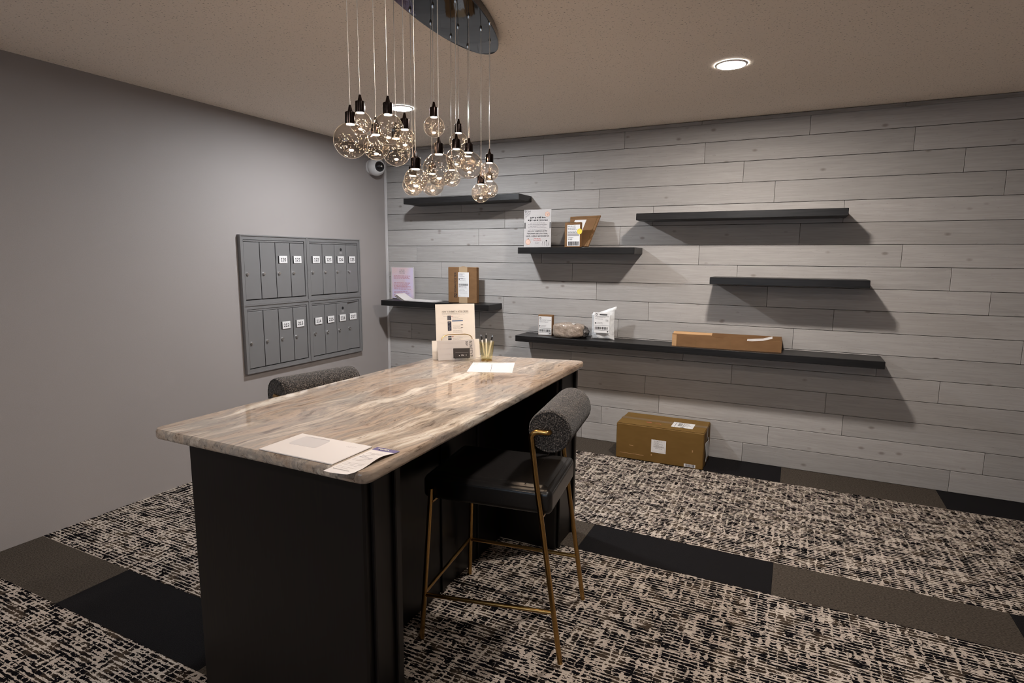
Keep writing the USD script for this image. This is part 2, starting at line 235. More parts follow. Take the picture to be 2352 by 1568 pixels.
def lathe(profile, n=32):
    """profile: (r, z) from bottom to top"""
    pr = np.array(profile, float); a = np.arange(n) * 2 * PI / n
    v = np.stack([pr[:, 0][:, None] * np.cos(a), pr[:, 0][:, None] * np.sin(a), np.repeat(pr[:, 1][:, None], n, 1)], -1).reshape(-1, 3)
    fs = []
    for i in range(len(pr) - 1):
        for j in range(n):
            k = (j + 1) % n; fs += [(i * n + j, i * n + k, (i + 1) * n + k), (i * n + j, (i + 1) * n + k, (i + 1) * n + j)]
    m = trimesh.Trimesh(v, fs, process=False); m.merge_vertices(); m.update_faces(m.nondegenerate_faces()); return m
def tube(points, r, n=12, caps=True):
    p = np.array(points, float); t = np.gradient(p, axis=0); t /= np.linalg.norm(t, axis=1, keepdims=True)
    a = np.cross(t[0], [0, 0, 1.0] if abs(t[0][2]) < .9 else [1.0, 0, 0]); a /= np.linalg.norm(a); rings = []
    rr = np.broadcast_to(r, (len(p),)); ang = np.arange(n) * 2 * PI / n
    for i in range(len(p)):
        a = a - t[i] * (a @ t[i]); a /= np.linalg.norm(a); b = np.cross(t[i], a)
        rings.append(p[i] + rr[i] * (np.cos(ang)[:, None] * a + np.sin(ang)[:, None] * b))
    v = np.vstack(rings); fs = []
    for i in range(len(p) - 1):
        for j in range(n):
            k = (j + 1) % n; fs += [(i * n + j, i * n + k, (i + 1) * n + k), (i * n + j, (i + 1) * n + k, (i + 1) * n + j)]
    if caps:
        v = np.vstack([v, p[0], p[-1]]); L = len(v); e = (len(p) - 1) * n
        for j in range(n):
            k = (j + 1) % n; fs += [(L - 2, k, j), (L - 1, e + j, e + k)]
    return trimesh.Trimesh(v, fs, process=False)
def spline(pts, n=40):
    from scipy.interpolate import CubicSpline
    p = np.array(pts, float); s = np.r_[0, np.cumsum(np.linalg.norm(np.diff(p, axis=0), axis=1))]
    return CubicSpline(s, p)(np.linspace(0, s[-1], n))
def fillet(pts, r=0.03, n=6):
    """polyline with rounded corners"""
    p = [np.array(q, float) for q in pts]; out = [p[0]]
    for i in range(1, len(p) - 1):
        a, b = p[i - 1] - p[i], p[i + 1] - p[i]; d = min(r, np.linalg.norm(a) * .45, np.linalg.norm(b) * .45)
        s, e = p[i] + a / np.linalg.norm(a) * d, p[i] + b / np.linalg.norm(b) * d
        for t in np.linspace(0, 1, n): out.append((1 - t) ** 2 * s + 2 * t * (1 - t) * p[i] + t * t * e)
    return np.array(out + [p[-1]])
def extrude(poly, z0, z1):
    m = trimesh.creation.extrude_polygon(poly, z1 - z0, engine='earcut'); m.apply_translation([0, 0, z0]); return m
def place(mesh, O, ex, ey):
    """local x, y, z -> O + x ex + y ey + z n"""
    mesh = mesh.copy(); ex, ey = np.array(ex, float), np.array(ey, float); ex /= np.linalg.norm(ex); ey = ey - ex * (ex @ ey); ey /= np.linalg.norm(ey)
    T = np.eye(4); T[:3, 0], T[:3, 1], T[:3, 2], T[:3, 3] = ex, ey, np.cross(ex, ey), O
    mesh.apply_transform(T); return mesh
def text(s, h, bold=False, center=None, left=None, d=0.0004, width=None, rot=0):
    m = meshkit.text_mesh(s, h, d, bold); b = m.bounds
    if width: m.apply_scale([width / (b[1][0] - b[0][0]), 1, 1])
    b = m.bounds; m.apply_translation([-(b[0][0] + b[1][0]) / 2, -(b[0][1] + b[1][1]) / 2, 0])
    if rot: m.apply_transform(trimesh.transformations.rotation_matrix(math.radians(rot), [0, 0, 1]))
    b = m.bounds
    if center is not None: m.apply_translation([center[0], center[1], 0])
    if left is not None: m.apply_translation([left[0] - b[0][0], left[1] - b[0][1], 0])
    return m
def line(x0, y0, x1, y1, d=0.0004): return box(x0, y0, 0, x1, y1, d)
def lines(x0, x1, ys, h, jitter=0.25, center=False, words=True):
    """rows of small strokes standing for print too fine to read"""
    out = []
    for y in ys:
        w = (x1 - x0) * (1 - jitter * rnd.random()); a = (x0 + x1 - w) / 2 if center else x0; x = a
        while x < a + w:
            q = min(a + w, x + (x1 - x0) * (rnd.uniform(0.05, 0.16) if words else 1)); out.append(line(x, y - h / 2, q, y + h / 2)); x = q + h * 0.8
    return out
def barcode(x0, y0, x1, y1, n=22):
    out, x = [], x0
    while x < x1:
        w = (x1 - x0) / n * rnd.choice([.5, .8, 1.3]); out.append(line(x, y0, min(x + w, x1), y1)); x += w + (x1 - x0) / n * rnd.choice([.4, .7])
    return out
def frame_rect(x0, y0, x1, y1, t):
    return [line(x0, y0, x1, y0 + t), line(x0, y1 - t, x1, y1), line(x0, y0 + t, x0 + t, y1 - t), line(x1 - t, y0 + t, x1, y1 - t)]
def ring(cx, cy, r, t, n=20):
    m = extrude(Point(cx, cy).buffer(r, quad_segs=6).difference(Point(cx, cy).buffer(r - t, quad_segs=6)), 0, 0.0004); return m
def disc(cx, cy, r): return extrude(Point(cx, cy).buffer(r, quad_segs=5), 0, 0.0004)
def on(meshes, O, ex, ey): return [place(m, O, ex, ey) for m in meshes]
def crumple(mesh, amp, scale, seed=0):
    v = np.array(mesh.vertices); n = np.array(mesh.vertex_normals)
    mesh.vertices = v + n * ((meshkit.fbm(v * scale + seed * 3.1, 3, seed) - .5) * 2 * amp)[:, None]; return mesh

# ================================================================== the room
RX, RY = 5.6, -7.0                                   # right wall, wall behind the camera
t = structure('floor')
obj('subfloor', box(-0.1, RY - 0.1, -0.12, RX + 0.1, 0.1, -0.008), 'subfloor', t)
rows = [0.0, -0.335, -0.6225, -0.91, -1.1975, -1.485, -1.79, -2.0775, -2.365, -2.6525, -2.94, -3.245, -3.5325, -3.82, -4.1075, -4.395, -4.70, -4.99, -5.28, -5.57, -5.86, -6.165, -6.455, -6.745, -7.0]
for i in range(len(rows) - 1):
    solid = i % 5 == 0
    y1, y0 = rows[i], rows[i + 1]
    L = 0.914; x = (2.57 - 3 * L) if solid else -L * ((i * 0.37) % 1.0); k = 0
    while x < RX:
        a, b = max(x, 0.0), min(x + L, RX)
        if b - a > 0.02:
            if solid: kind = 'carpet_black' if k % 2 == 1 else 'carpet_brown'
            else: kind = 'carpet'
            obj('carpet_tile', cbox(a + .0004, y0 + .0004, -0.008, b - .0004, y1 - .0004, 0.0, 0.0006), kind, t, smooth=False)
        x += L; k += 1
c = structure('ceiling'); obj('ceiling_panel', box(-0.1, RY - 0.1, H, RX + 0.1, 0.1, H + 0.1), 'ceiling', c, smooth=False)
w = structure('wall_left'); obj('wall_panel', box(-0.1, RY - 0.1, 0, 0.0, 0.0, H), 'wall', w, smooth=False)
w = structure('wall_right'); obj('wall_panel', box(RX, RY - 0.1, 0, RX + 0.1, 0.0, H), 'wall', w, smooth=False)
w = structure('wall_front')
WX0, WX1, WZ0, WZ1 = 1.2, 3.6, 0.75, 2.15
obj('wall_panel', [box(0, RY - 0.1, 0, WX0, RY, H), box(WX1, RY - 0.1, 0, RX, RY, H), box(WX0, RY - 0.1, 0, WX1, RY, WZ0), box(WX0, RY - 0.1, WZ1, WX1, RY, H)], 'wall', w, smooth=False)
w = structure('window_1')
fr = [cbox(WX0, RY - .08, WZ0, WX1, RY - .02, WZ0 + .05), cbox(WX0, RY - .08, WZ1 - .05, WX1, RY - .02, WZ1)] + [cbox(x - .025, RY - .08, WZ0 + .05, x + .025, RY - .02, WZ1 - .05) for x in (WX0 + .025, 2.4, WX1 - .025)]
obj('window_frame', fr, 'placard', w)
for a, b in ((WX0 + .05, 2.375), (2.425, WX1 - .05)): obj('pane', box(a, RY - .053, WZ0 + .05, b, RY - .047, WZ1 - .05), 'window_glass', w, smooth=False)

# plank wall
w = structure('wall_back')
obj('wall_panel', box(0, 0.0, 0, RX, 0.1, H), 'plank_gap', w, smooth=False)
PT, S0, PL = 0.012, 0.1432, 1.2435
PY = -0.0                                             # plank faces at Y = 0: the backing sits behind them
first = [2.257, 1.598, 1.863, 2.070, 1.249, 1.000, 0.350, 0.618, 2.069, 1.243, 1.008, 0.274, 0.624, 1.240, 1.352, 2.138, 0.73]
for r in range(17):
    z1 = H - 0.002 if r == 0 else 2.2903 - S0 * (r - 1); z0 = 2.2903 - S0 * r
    if r == 16: z0 = 0.0
    x = first[r]
    while x > 0.03: x -= PL
    while x < RX:
        a, b = max(x, 0.026), min(x + PL, RX)
        dy = 0.0008 * math.sin(r * 2.3 + x * 5)
        obj('plank', cbox(a + .0009, -PT + dy, z0 + .0014, b - .0009, 0.0, z1 - .0014, 0.0014), 'plank', w, smooth=False)
        x += PL
w = structure('trim_1')
for a, b in ((0.026, 0.40), (0.40, 1.60), (1.60, 2.813), (2.813, 4.02), (4.02, RX)):
    obj('trim_board', cbox(a + .0008, -PT - .010, 2.4125, b - .0008, -PT - .0009, H - .003, .0015), 'trim', w, smooth=False)
w = structure('trim_2'); obj('corner_strip', cbox(0.0, -PT - .006, 0, 0.026, 0.0, H, .002), 'strip', w)
WALL = -PT

# ================================================================== island and worktop
isl = thing('island_base', 'dark espresso wood island base with end panels and knee space under the stone worktop', 'kitchen island')
for (y0, y1) in ((-3.285, -3.136), (-1.86, -1.605)):
    obj('end_panel', cbox(1.76, y0, 0.0, 2.478, y1, 0.9045, .006), 'espresso', isl)
    for a, b in ((y0 + .025, y0 + .050), (y1 - .027, y1)):
        obj('stile', cbox(2.4785, a, 0.0, 2.491, b, 0.9045, .003), 'espresso', isl)
    for a, b in ((y0 + .025, y0 + .050), (y1 - .027, y1)):
        obj('stile', cbox(1.748, a, 0.0, 1.7595, b, 0.9045, .003), 'espresso', isl)
obj('back_panel', cbox(2.065, -3.1355, 0.0, 2.165, -1.8605, 0.9045, .002), 'espresso', isl)
for y in (-2.80, -2.42, -2.10): obj('stile', cbox(2.1655, y - .012, 0.0, 2.173, y + .012, 0.9045, .002), 'espresso', isl)

def worktop():
    pg = Polygon([(1.700, -3.363), (2.556, -3.363), (2.512, -1.560), (1.750, -1.700)]).buffer(-.03).buffer(.03, quad_segs=8)
    z0, z1, e = 0.905, 0.937, 0.006
    sl = [(pg.buffer(-e * .8), z0), (pg.buffer(-.0015), z0 + e * .7), (pg, z0 + e * 1.5), (pg, z1 - e * 1.5), (pg.buffer(-.0015), z1 - e * .7), (pg.buffer(-e * .8), z1)]
    pts = np.vstack([np.c_[np.array(q.exterior.coords)[:-1], np.full(len(q.exterior.coords) - 1, z)] for q, z in sl])
    return trimesh.convex.convex_hull(pts)
o = obj('countertop', worktop(), 'granite', None, smooth=30)
keys(o, label='polished brown and cream veined stone worktop with a thick eased edge on the dark island', category='countertop')
TOP = 0.937

# ================================================================== bar stools
def make_stool(label, loc, rotz):
    t = thing('bar_stool', label, 'bar stool', loc, rotz)
    seat = rbox(-.285, -.2, .555, .225, .2, .648, .022)
    crown = rbox(-.268, -.184, .600, .208, .184, .656, .028)
    s = obj('seat', tm(m3.Manifold.batch_boolean([m3.Manifold(m3.Mesh(np.float32(q.vertices), np.uint32(q.faces))) for q in (seat, crown)], m3.OpType.Add)), 'leather', t, smooth=50)
    loop = fillet([(-.03, -.1965, .634), (.2215, -.1965, .634), (.2215, .1965, .634), (-.2815, .1965, .634), (-.2815, -.1965, .634), (-.03, -.1965, .634)], .03, 6)
    obj('piping', tube(loop, .0028, 8), 'leather', s)
    obj('seam', box(.118, -.18, .6555, .1195, .18, .6566), 'leather', s)
    pr = [(0.0001, -.2), (.05, -.2), (.066, -.1985), (.074, -.194), (.078, -.186)] + [(.078, z) for z in np.linspace(-.17, .17, 12)] + [(.078, .186), (.074, .194), (.066, .1985), (.05, .2), (.0001, .2)]
    bol = lathe(pr, 56); bol.apply_transform(trimesh.transformations.rotation_matrix(-PI / 2, [1, 0, 0])); bol.apply_translation([.212, 0, .868])
    b = obj('backrest', crumple(bol, .0012, 160, 3), 'boucle', t, smooth=60)
    for s_ in (-1, 1):
        rp = np.array([(.212 + .0715 * math.cos(a), s_ * .1962, .868 + .0715 * math.sin(a)) for a in np.linspace(0, 2 * PI, 49)])
        obj('welt', tube(rp, .0035, 8, caps=False), 'boucle', b)
    for s_ in (-1, 1):
        leg = fillet([(.272, s_ * .214, 0.0), (.176, s_ * .212, .65), (.150, s_ * .213, .853), (.166, s_ * .213, .869), (.212, s_ * .208, .868), (.214, s_ * .196, .868)], .035, 8)
        obj('leg', tube(leg, .0098, 14), 'brass', t)
    for s_ in (-1, 1):
        obj('leg', tube([(-.274, s_ * .247, 0), (-.244, s_ * .212, .605)], [.0098, .0098], 14), 'brass', t)
    for s_ in (-1, 1):
        obj('stretcher', tube([(-.2655, s_ * .236, .180), (.2435, s_ * .2135, .195)], .0078, 12), 'brass', t)
    obj('stretcher', tube([(-.2655, -.236, .186), (-.2655, .236, .186)], .0078, 12), 'brass', t)
    for x, z in ((-.244, .548), (.190, .548)):
        obj('bracket', box(x - .006, -.205, z - .002, x + .006, .205, z + .0065), 'brass', t)
    return t
stool = make_stool('black leather bar stool with a charcoal boucle bolster back in front of the island', (2.507, -2.45, 0), math.radians(8))
copy_of(stool, (1.722, -2.52, 0), math.radians(167.6), 'bar stool behind the worktop by the mailboxes, only its boucle bolster back showing')

# ================================================================== chandelier
ch = thing('chandelier', 'cluster chandelier of clear bubble glass globes on cords under an oval black canopy', 'chandelier', (2.22, -2.5, H))
def ellipse(a, b, n=96):
    t_ = np.arange(n) * 2 * PI / n; return Polygon(np.c_[b * np.cos(t_), a * np.sin(t_)])
def canopy_mesh():
    sl = [(-.036, .985), (-.0335, .997), (-.030, 1.0), (-.001, 1.0)]
    pts = np.vstack([np.c_[np.array(ellipse(.57 * s, .14 * s).exterior.coords)[:-1], np.full(96, z)] for z, s in sl])
    m = trimesh.convex.convex_hull(pts); m.apply_transform(trimesh.transformations.rotation_matrix(math.radians(8.25), [0, 0, 1])); return m
obj('canopy', canopy_mesh(), 'canopy', ch, smooth=25)
globes = [(2.232, -3.007, 1.827, .0525), (2.170, -2.887, 1.909, .0360), (2.203, -2.851, 1.837, .0425), (2.300, -2.910, 1.874, .0475), (2.137, -2.655, 1.857, .0510), (2.224, -2.720, 1.883, .0365),
          (2.201, -2.501, 1.969, .0395), (2.368, -2.862, 1.721, .0375), (2.102, -2.506, 1.755, .0405), (2.377, -2.740, 1.768, .0545), (2.102, -2.368, 1.774, .0470), (2.300, -2.501, 1.845, .0390), (2.182, -2.289, 1.953, .0385),
          (2.274, -2.361, 1.842, .0530), (2.101, -2.214, 1.819, .0378), (2.317, -2.268, 1.827, .0385), (2.256, -2.231, 1.747, .0400), (2.224, -2.094, 1.779, .0387), (2.106, -2.082, 1.897, .0375)]
CX0 = np.array([2.22, -2.5, H])
def bubbles(r, seed):
    g = np.random.default_rng(seed); out = []; ico = trimesh.creation.icosphere(1, 1.0)
    for _ in range(110):
        d = g.normal(size=3); d /= np.linalg.norm(d)
        if d[2] > .55: continue
        q = ico.copy(); q.apply_scale(r * g.uniform(.014, .036)); q.apply_translation(d * r * g.uniform(.55, .93)); out.append(q)
    return cat(out)
for i, (x, y, z, r) in enumerate(globes):
    C = np.array([x, y, z]) - CX0
    zt = z + r - H                                    # top of the globe
    sock = lathe([(.0001, zt - .004), (.0150, zt - .004), (.0160, zt - .003), (.0160, zt + .029), (.0150, zt + .031), (.0085, zt + .032), (.0070, zt + .036), (.0035, zt + .052), (.0001, zt + .053)], 28)
    sock.apply_translation([C[0], C[1], 0])
    s = obj('socket', sock, 'nickel', ch, smooth=40)
    wob = spline([(C[0], C[1], zt + .052), (C[0] + rnd.uniform(-.0015, .0015), C[1], (zt - .036) / 2), (C[0], C[1], -.036)], 9)
    obj('cord', tube(wob, .0012, 7), 'cord', s)
    gl = trimesh.creation.icosphere(4, r); v = np.array(gl.vertices)
    gl.apply_translation(C); obj('glass_globe', gl, 'globe', s, smooth=True)
    bb = bubbles(r, 100 + i); bb.apply_translation(C); keys(obj('air_bubbles', bb, 'bubble', s, smooth=True), kind='stuff')
    led = cyl(.0125, zt - .0052, zt - .0042, 24, C[0], C[1]); obj('light_source', led, 'led', s)
    grip = lathe([(.0055, -.0365), (.0055, -.040), (.0030, -.047), (.0001, -.047)][::-1], 12); grip.apply_translation([C[0], C[1], 0]); obj('cord_grip', grip, 'chrome', s)

# ================================================================== recessed lights
def downlight(x, y, label, m):
    t = thing('ceiling_light', label, 'ceiling light', (x, y, H), 0, 'recessed ceiling lights')
    rg = lathe([(.066, -.0035), (.068, -.0065), (.075, -.006), (.079, -.002), (.079, -.0004)], 48); obj('trim_ring', rg, 'lightring', t)
    obj('lens', cyl(.0675, -.0046, -.0012, 48), m, t)
downlight(1.085, -1.195, 'round recessed ceiling light behind the chandelier globes', 'lens_cool')
downlight(3.122, -1.213, 'round recessed ceiling light alone at the right above the plank wall', 'lens')
downlight(3.122, -3.25, 'round recessed ceiling light over the carpet beside the bar stool', 'lens_dim')
downlight(1.085, -5.30, 'round recessed ceiling light in the front part of the room, nearer the mailbox wall', 'lens_back')
downlight(3.122, -5.30, 'round recessed ceiling light in the front part of the room, behind the camera', 'lens_back')

# ================================================================== mailboxes on the left wall
def mailbox(yR, z0, z1, nums, n, label, ajar=False, hole_at=None, plz=None):
    """yR: the edge nearest the corner. nums: number per door counted from that edge, None where no plate shows"""
    t = thing('mailbox_unit', label, 'mailbox', (0.0, yR, z0))
    W, Hh, D = 0.055 + 0.1395 * n, z1 - z0, 0.024
    F = [box(0, -W, 0, D, -W + .027, Hh), box(0, -.027, 0, D, 0, Hh), box(0, -W + .027, 0, D, -.027, .030), box(0, -W + .027, Hh - .033, D, -.027, Hh)]
    F += [box(D, -W, 0, D + .006, -W + .008, Hh), box(D, -.008, 0, D + .006, 0, Hh), box(D, -W + .008, Hh - .008, D + .006, -.008, Hh), box(D, -W + .008, 0, D + .006, -.008, .008)]
    obj('frame', F, 'metal_grey', t, smooth=False)
    obj('inner_box', box(.0005, -W + .0275, .0305, .004, -.0275, Hh - .0335), 'metal_gap', t, smooth=False)
    obj('top_rail', cbox(.005, -W + .031, Hh - .0475, .021, -.031, Hh - .0355, .0015), 'metal_grey', t, smooth=False)
    for k in range(n):
        yc = -.0275 - 0.1395 * (k + .5)
        m = cbox(-.0045, -.0672, .036, .0045, .0672, Hh - .050, .0022)
        T = trimesh.transformations.translation_matrix([.0165, yc, 0])
        if ajar and k == 0: T = T @ trimesh.transformations.translation_matrix([0, .0672, 0]) @ trimesh.transformations.rotation_matrix(math.radians(-7), [0, 0, 1]) @ trimesh.transformations.translation_matrix([0, -.0672, 0])
        m.apply_transform(T); dr = obj('door', m, 'metal_grey', t, smooth=False)
        if nums[k]:
            zz = plz
            q = [cbox(.0045, -.041, zz - .0275, .0105, .035, zz + .0275, .0012)]
            pl = cat(q); pl.apply_transform(T); obj('number_plate', pl, 'placard', dr, smooth=False)
            e = cbox(.0045, -.0475, zz - .0275, .0095, -.0412, zz + .0275, .0008); e.apply_transform(T); obj('plate_edge', e, 'ink', dr, smooth=False)
            tx = place(text(nums[k], .024, True, center=(0, 0), width=.050), (.0106, -.003, zz), (0, 1, 0), (0, 0, 1)); tx.apply_transform(T); obj('number', tx, 'ink', dr, smooth=False)
        lk = lathe([(.0001, .0), (.0115, 0), (.0115, .006), (.0095, .010), (.0001, .011)][::-1], 20); lk.apply_transform(trimesh.transformations.rotation_matrix(PI / 2, [0, 1, 0]))
        lk2 = lk.copy(); lk2.apply_translation([.0045, -.045, plz - .100]); lk2.apply_transform(T); obj('lock', lk2, 'chrome', dr)
        if k == hole_at:
            hl = cyl(.012, 0, .0012, 20); hl.apply_transform(trimesh.transformations.rotation_matrix(PI / 2, [0, 1, 0])); hl.apply_translation([.0045, .005, plz + .083]); hl.apply_transform(T); obj('master_lock_hole', hl, 'ink', dr)
            st = place(cat(lines(-.017, .017, [.004, -.004], .003, .3, True)), (.0046, .005, plz + .055), (0, 1, 0), (0, 0, 1)); st.apply_transform(T); obj('small_print', st, 'print_light', dr, smooth=False)
mailbox(-.409, 1.1305, 1.620, ['125', '124', '123', '122'], 4, 'upper grey metal mailbox unit with doors numbered 122 to 125', hole_at=1, plz=.3165)
mailbox(-.409, .637, 1.1300, ['217', '216', '215', '214'], 4, 'lower grey metal mailbox unit with doors numbered 214 to 217, the last door ajar', True, 1, plz=.318)
mailbox(-1.0225, 1.1305, 1.620, ['121', '120', None, None], 4, 'upper grey metal mailbox unit with doors numbered 120 and 121', plz=.3165)
mailbox(-1.0225, .637, 1.1300, ['213', '212', None, None], 4, 'lower grey metal mailbox unit with doors numbered 212 and 213', plz=.318)

# ================================================================== security camera
t = thing('security_camera', 'white dome security camera with a black eyeball high on the grey wall by the corner', 'security camera', (0.0, -.205, 2.262))
bs = lathe([(.0001, 0), (.062, 0), (.064, .004), (.064, .022), (.058, .028), (.0001, .028)], 40); bs.apply_transform(trimesh.transformations.rotation_matrix(PI / 2, [0, 1, 0])); obj('base', bs, 'cam_white', t)
sh = trimesh.creation.icosphere(4, .078); v = np.array(sh.vertices); ax = np.array([.93, -.34, -.04]); ax /= np.linalg.norm(ax)
keep = v @ ax; sh.vertices = np.where((keep > .058)[:, None], v - np.outer(keep - .058, ax), v); sh.apply_translation([.066, 0, 0]); obj('shell', sh, 'cam_white', t, smooth=40)
bl = trimesh.creation.icosphere(4, .047); bl.apply_translation(np.array([.066, 0, 0]) + ax * .045); b = obj('eyeball', bl, 'cam_black', t, smooth=True)
ln = trimesh.creation.icosphere(3, .013); ln.apply_translation(np.array([.066, 0, 0]) + ax * .0815); obj('lens', ln, 'chrome', b, smooth=True)

# ================================================================== shelves
def shelf(x0, x1, ztop, label):
    t = thing('floating_shelf', label, 'shelf', (x0, WALL, ztop), 0, 'black floating shelves on the plank wall')
    obj('shelf_board', cbox(0, -.2445, -.048, x1 - x0, 0.0, 0.0, .0022), 'shelf', t, smooth=False)
S6 = 1.0855; S2 = 1.5545; S5 = .8525
shelf(.392, 1.4955, 1.9715, 'highest black floating shelf, empty, just below the chandelier globes')
shelf(1.490, 2.4225, S2, 'black floating shelf holding the halloween flyer and two brown parcels')
shelf(2.426, 3.75, 1.7935, 'empty black floating shelf at upper right with its left end beside the middle shelf')
shelf(2.953, 3.90, 1.3510, 'short visible end of a black floating shelf cut off at the right edge')
shelf(1.473, 4.02, S5, 'long lowest black floating shelf with the bagged parcels and the open carton tray')
shelf(.123, 1.2275, S6, 'black floating shelf in the corner holding the pink flyer and a brown box')

# ================================================================== things on the shelves
# halloween flyer
t = thing('flyer', 'white halloween party flyer standing in a clear holder on the middle shelf', 'flyer', (1.619, -.165, S2), 0)
fl = place(box(-.117, 0, 0, .117, .292, .0012), (0, -.002, .004), (1, 0, 0), (0, 0, 1)); obj('sheet', fl, 'paper', t, smooth=False)
O, EX, EY = (0, -.0034, .004), (1, 0, 0), (0, 0, 1)
hold = [box(-.121, -.0065, 0, .121, -.0048, .296), box(-.121, -.0048, 0, .121, .030, .0022)]
obj('acrylic_holder', hold, 'acrylic', t, smooth=False)
bold = []
for s_, yy, ww in (('Join your neighbors at the', .125, .170), ('Halloween party for Pizza,', .1055, .178), ('candy, outdoor games and fun', .0865, .200)): bold.append(text(s_, .0098, True, center=(0, yy), width=ww))
obj('invitation_lines', on(bold, O, EX, EY), 'ink', t, smooth=False)
hd = []
for yy, a, b_ in ((.229, -.062, .066), (.209, -.082, .082)):
    x = a
    while x < b_:
        w_ = rnd.uniform(.004, .011); hd.append(line(x, yy - rnd.uniform(.003, .007), x + w_, yy + rnd.uniform(.003, .008))); x += w_ + rnd.uniform(.003, .008)
hd += [line(-.112, .146, -.104, .192), line(.104, .146, .112, .192)]
obj('heading', on(hd, O, EX, EY), 'ink', t, smooth=False)
obj('body_text', on(lines(-.088, .088, [.188, .176, .164, .152, .140], .004, .3, True), O, EX, EY), 'print_grey', t, smooth=False)
obj('red_text', on(lines(-.036, .036, [.066, .055], .0045, .2, True), O, EX, EY), 'red', t, smooth=False)
obj('small_text', on(lines(-.022, .022, [.037, .028], .004, .2, True), O, EX, EY), 'print_grey', t, smooth=False)
art = [ring(.084, .255, .019, .0028), ring(-.080, .040, .022, .0024)]; obj('pumpkin_outline', on(art, O, EX, EY), 'orange', t, smooth=False)
obj('pumpkin_fill', on([disc(.084, .255, .016), disc(-.080, .040, .0195)], O, EX, EY), 'pink_fill', t, smooth=False)
face = [disc(.078, .257, .0032), disc(.090, .257, .0032), line(.079, .247, .089, .2495), line(-.083, .062, -.074, .068)]
for k in range(6):
    a = -.15 + k * .28; e = np.array([-.112 + .055 * math.cos(-a), .287 - .055 * abs(math.sin(a)) - .004])
    face.append(place(box(0, 0, 0, np.hypot(e[0] + .112, e[1] - .287), .0009, .0004), (-.112, .287, 0), (e[0] + .112, e[1] - .287, 0), (-(e[1] - .287), e[0] + .112, 0)))
for rr in (.018, .034, .050):
    pts = [(-.112 + rr * math.cos(a), .287 - rr * math.sin(a)) for a in np.linspace(.02, 1.5, 6)]
    for (xa, ya), (xb, yb) in zip(pts, pts[1:]): face.append(place(box(0, 0, 0, math.hypot(xb - xa, yb - ya), .0009, .0004), (xa, ya, 0), (xb - xa, yb - ya, 0), (ya - yb, xb - xa, 0)))
for k in range(4): face.append(place(box(0, 0, 0, .034, .0018, .0004), (.052 + k * .014, .010, 0), (-.25 + .16 * k, 1, 0), (-1, -.25 + .16 * k, 0)))
face.append(disc(.078, .050, .006))
obj('line_art', on(face, O, EX, EY), 'ink', t, smooth=False)

# flat cardboard mailer leaning in the corner of the shelf
BR, TR, tt = np.array([2.070, -.246, S2]), np.array([2.114, -.100, S2 + .2365]), np.array([-.96, .281, 0])
tt /= np.linalg.norm(tt); up = TR - BR; up -= tt * (up @ tt)
t = thing('flat_mailer', 'flat brown cardboard mailer leaning askew behind the small parcel on the middle shelf', 'parcel', tuple(BR))
Lu = np.linalg.norm(up); ml = extrude(Polygon([(.002, 0), (.185, 0), (.285, Lu), (0, Lu)]), -.009, 0)
nn = np.cross(tt, up / Lu)
back = nn if nn[1] > 0 else -nn
obj('mailer_body', place(ml, back * .009 + np.array([0, 0, .0075]), tt, up), 'card', t, smooth=False)
sgn = 1 if nn[1] < 0 else -1
def onmail(m): return place(m, np.array([0, 0, .0075]) - back * .0004 * 1.2, tt, up)
obj('flap_edge', [onmail(box(.020, 0, -.0008, .024, Lu, .0008)), onmail(box(0, Lu - .017, -.0008, .278, Lu - .015, .0008))], 'tape_dark', t, smooth=False)
obj('address_label', onmail(box(.115, Lu - .145, -.0009, .225, Lu - .035, .0009)), 'label', t, smooth=False)

# small brown parcel with yellow sticker
t = thing('small_parcel', 'small brown box with a shipping label and round yellow sticker on the middle shelf', 'parcel', (1.878, -.2425, S2), math.radians(-8))
obj('carton', cbox(0, 0, 0, .134, .030, .186, .003), 'card', t, smooth=False)
O, EX, EY = (0, -.0002, 0), (1, 0, 0), (0, 0, 1)
lb = obj('shipping_label', place(box(.022, .010, 0, .130, .168, .0006), O, EX, EY), 'label', t, smooth=False)
O2 = (0, -.0008, 0)
pr_ = barcode(.032, .014, .122, .044, 26) + lines(.028, .124, [.158, .143, .134, .120, .112], .0032, .4) + [text('9 405', .010, True, left=(.030, .054))] + lines(.030, .085, [.072], .003)
obj('label_print', on(pr_, O2, EX, EY), 'ink', lb, smooth=False)
obj('grey_block', on([line(.026, .084, .124, .105)], O2, EX, EY), 'print_grey', lb, smooth=False)
st = extrude(Point(.128, .118).buffer(.0225, quad_segs=2), 0, .0007); obj('yellow_sticker', place(st, (0, -.0009, 0), EX, EY), 'yellow', t, smooth=False)
obj('tape', [box(.04, -.0006, .1862, .09, .030, .1868)], 'tape', t, smooth=False)

# corner shelf: pink flyer, papers, brown box
t = thing('flyer', 'pink notice in a clear upright holder on the corner shelf', 'flyer', (.222, -.060, S6), math.radians(2))
obj('sheet', box(-.1165, -.002, .008, .1165, -.0008, .290), 'pink', t, smooth=False)
obj('border', [box(-.1295, -.0026, 0, -.1168, -.0004, .298), box(.1168, -.0026, 0, .1295, -.0004, .298), box(-.1168, -.0026, .290, .1168, -.0004, .298)], 'paper', t, smooth=False)
obj('acrylic_holder', [box(-.132, -.0075, 0, .132, -.0055, .301), box(-.132, -.0055, 0, .132, .05, .0022)], 'acrylic', t, smooth=False)
O, EX, EY = (0, -.0021, 0), (1, 0, 0), (0, 0, 1)
obj('heading', on(lines(-.04, .035, [.268, .253, .240], .0065, .3, True), O, EX, EY), 'print_grey', t, smooth=False)
obj('body_text', on(lines(-.095, .10, [.215, .203, .192, .15, .138, .127, .116, .105, .094, .07, .058, .04, .03], .0055, .25), O, EX, EY), 'pink_ink', t, smooth=False)

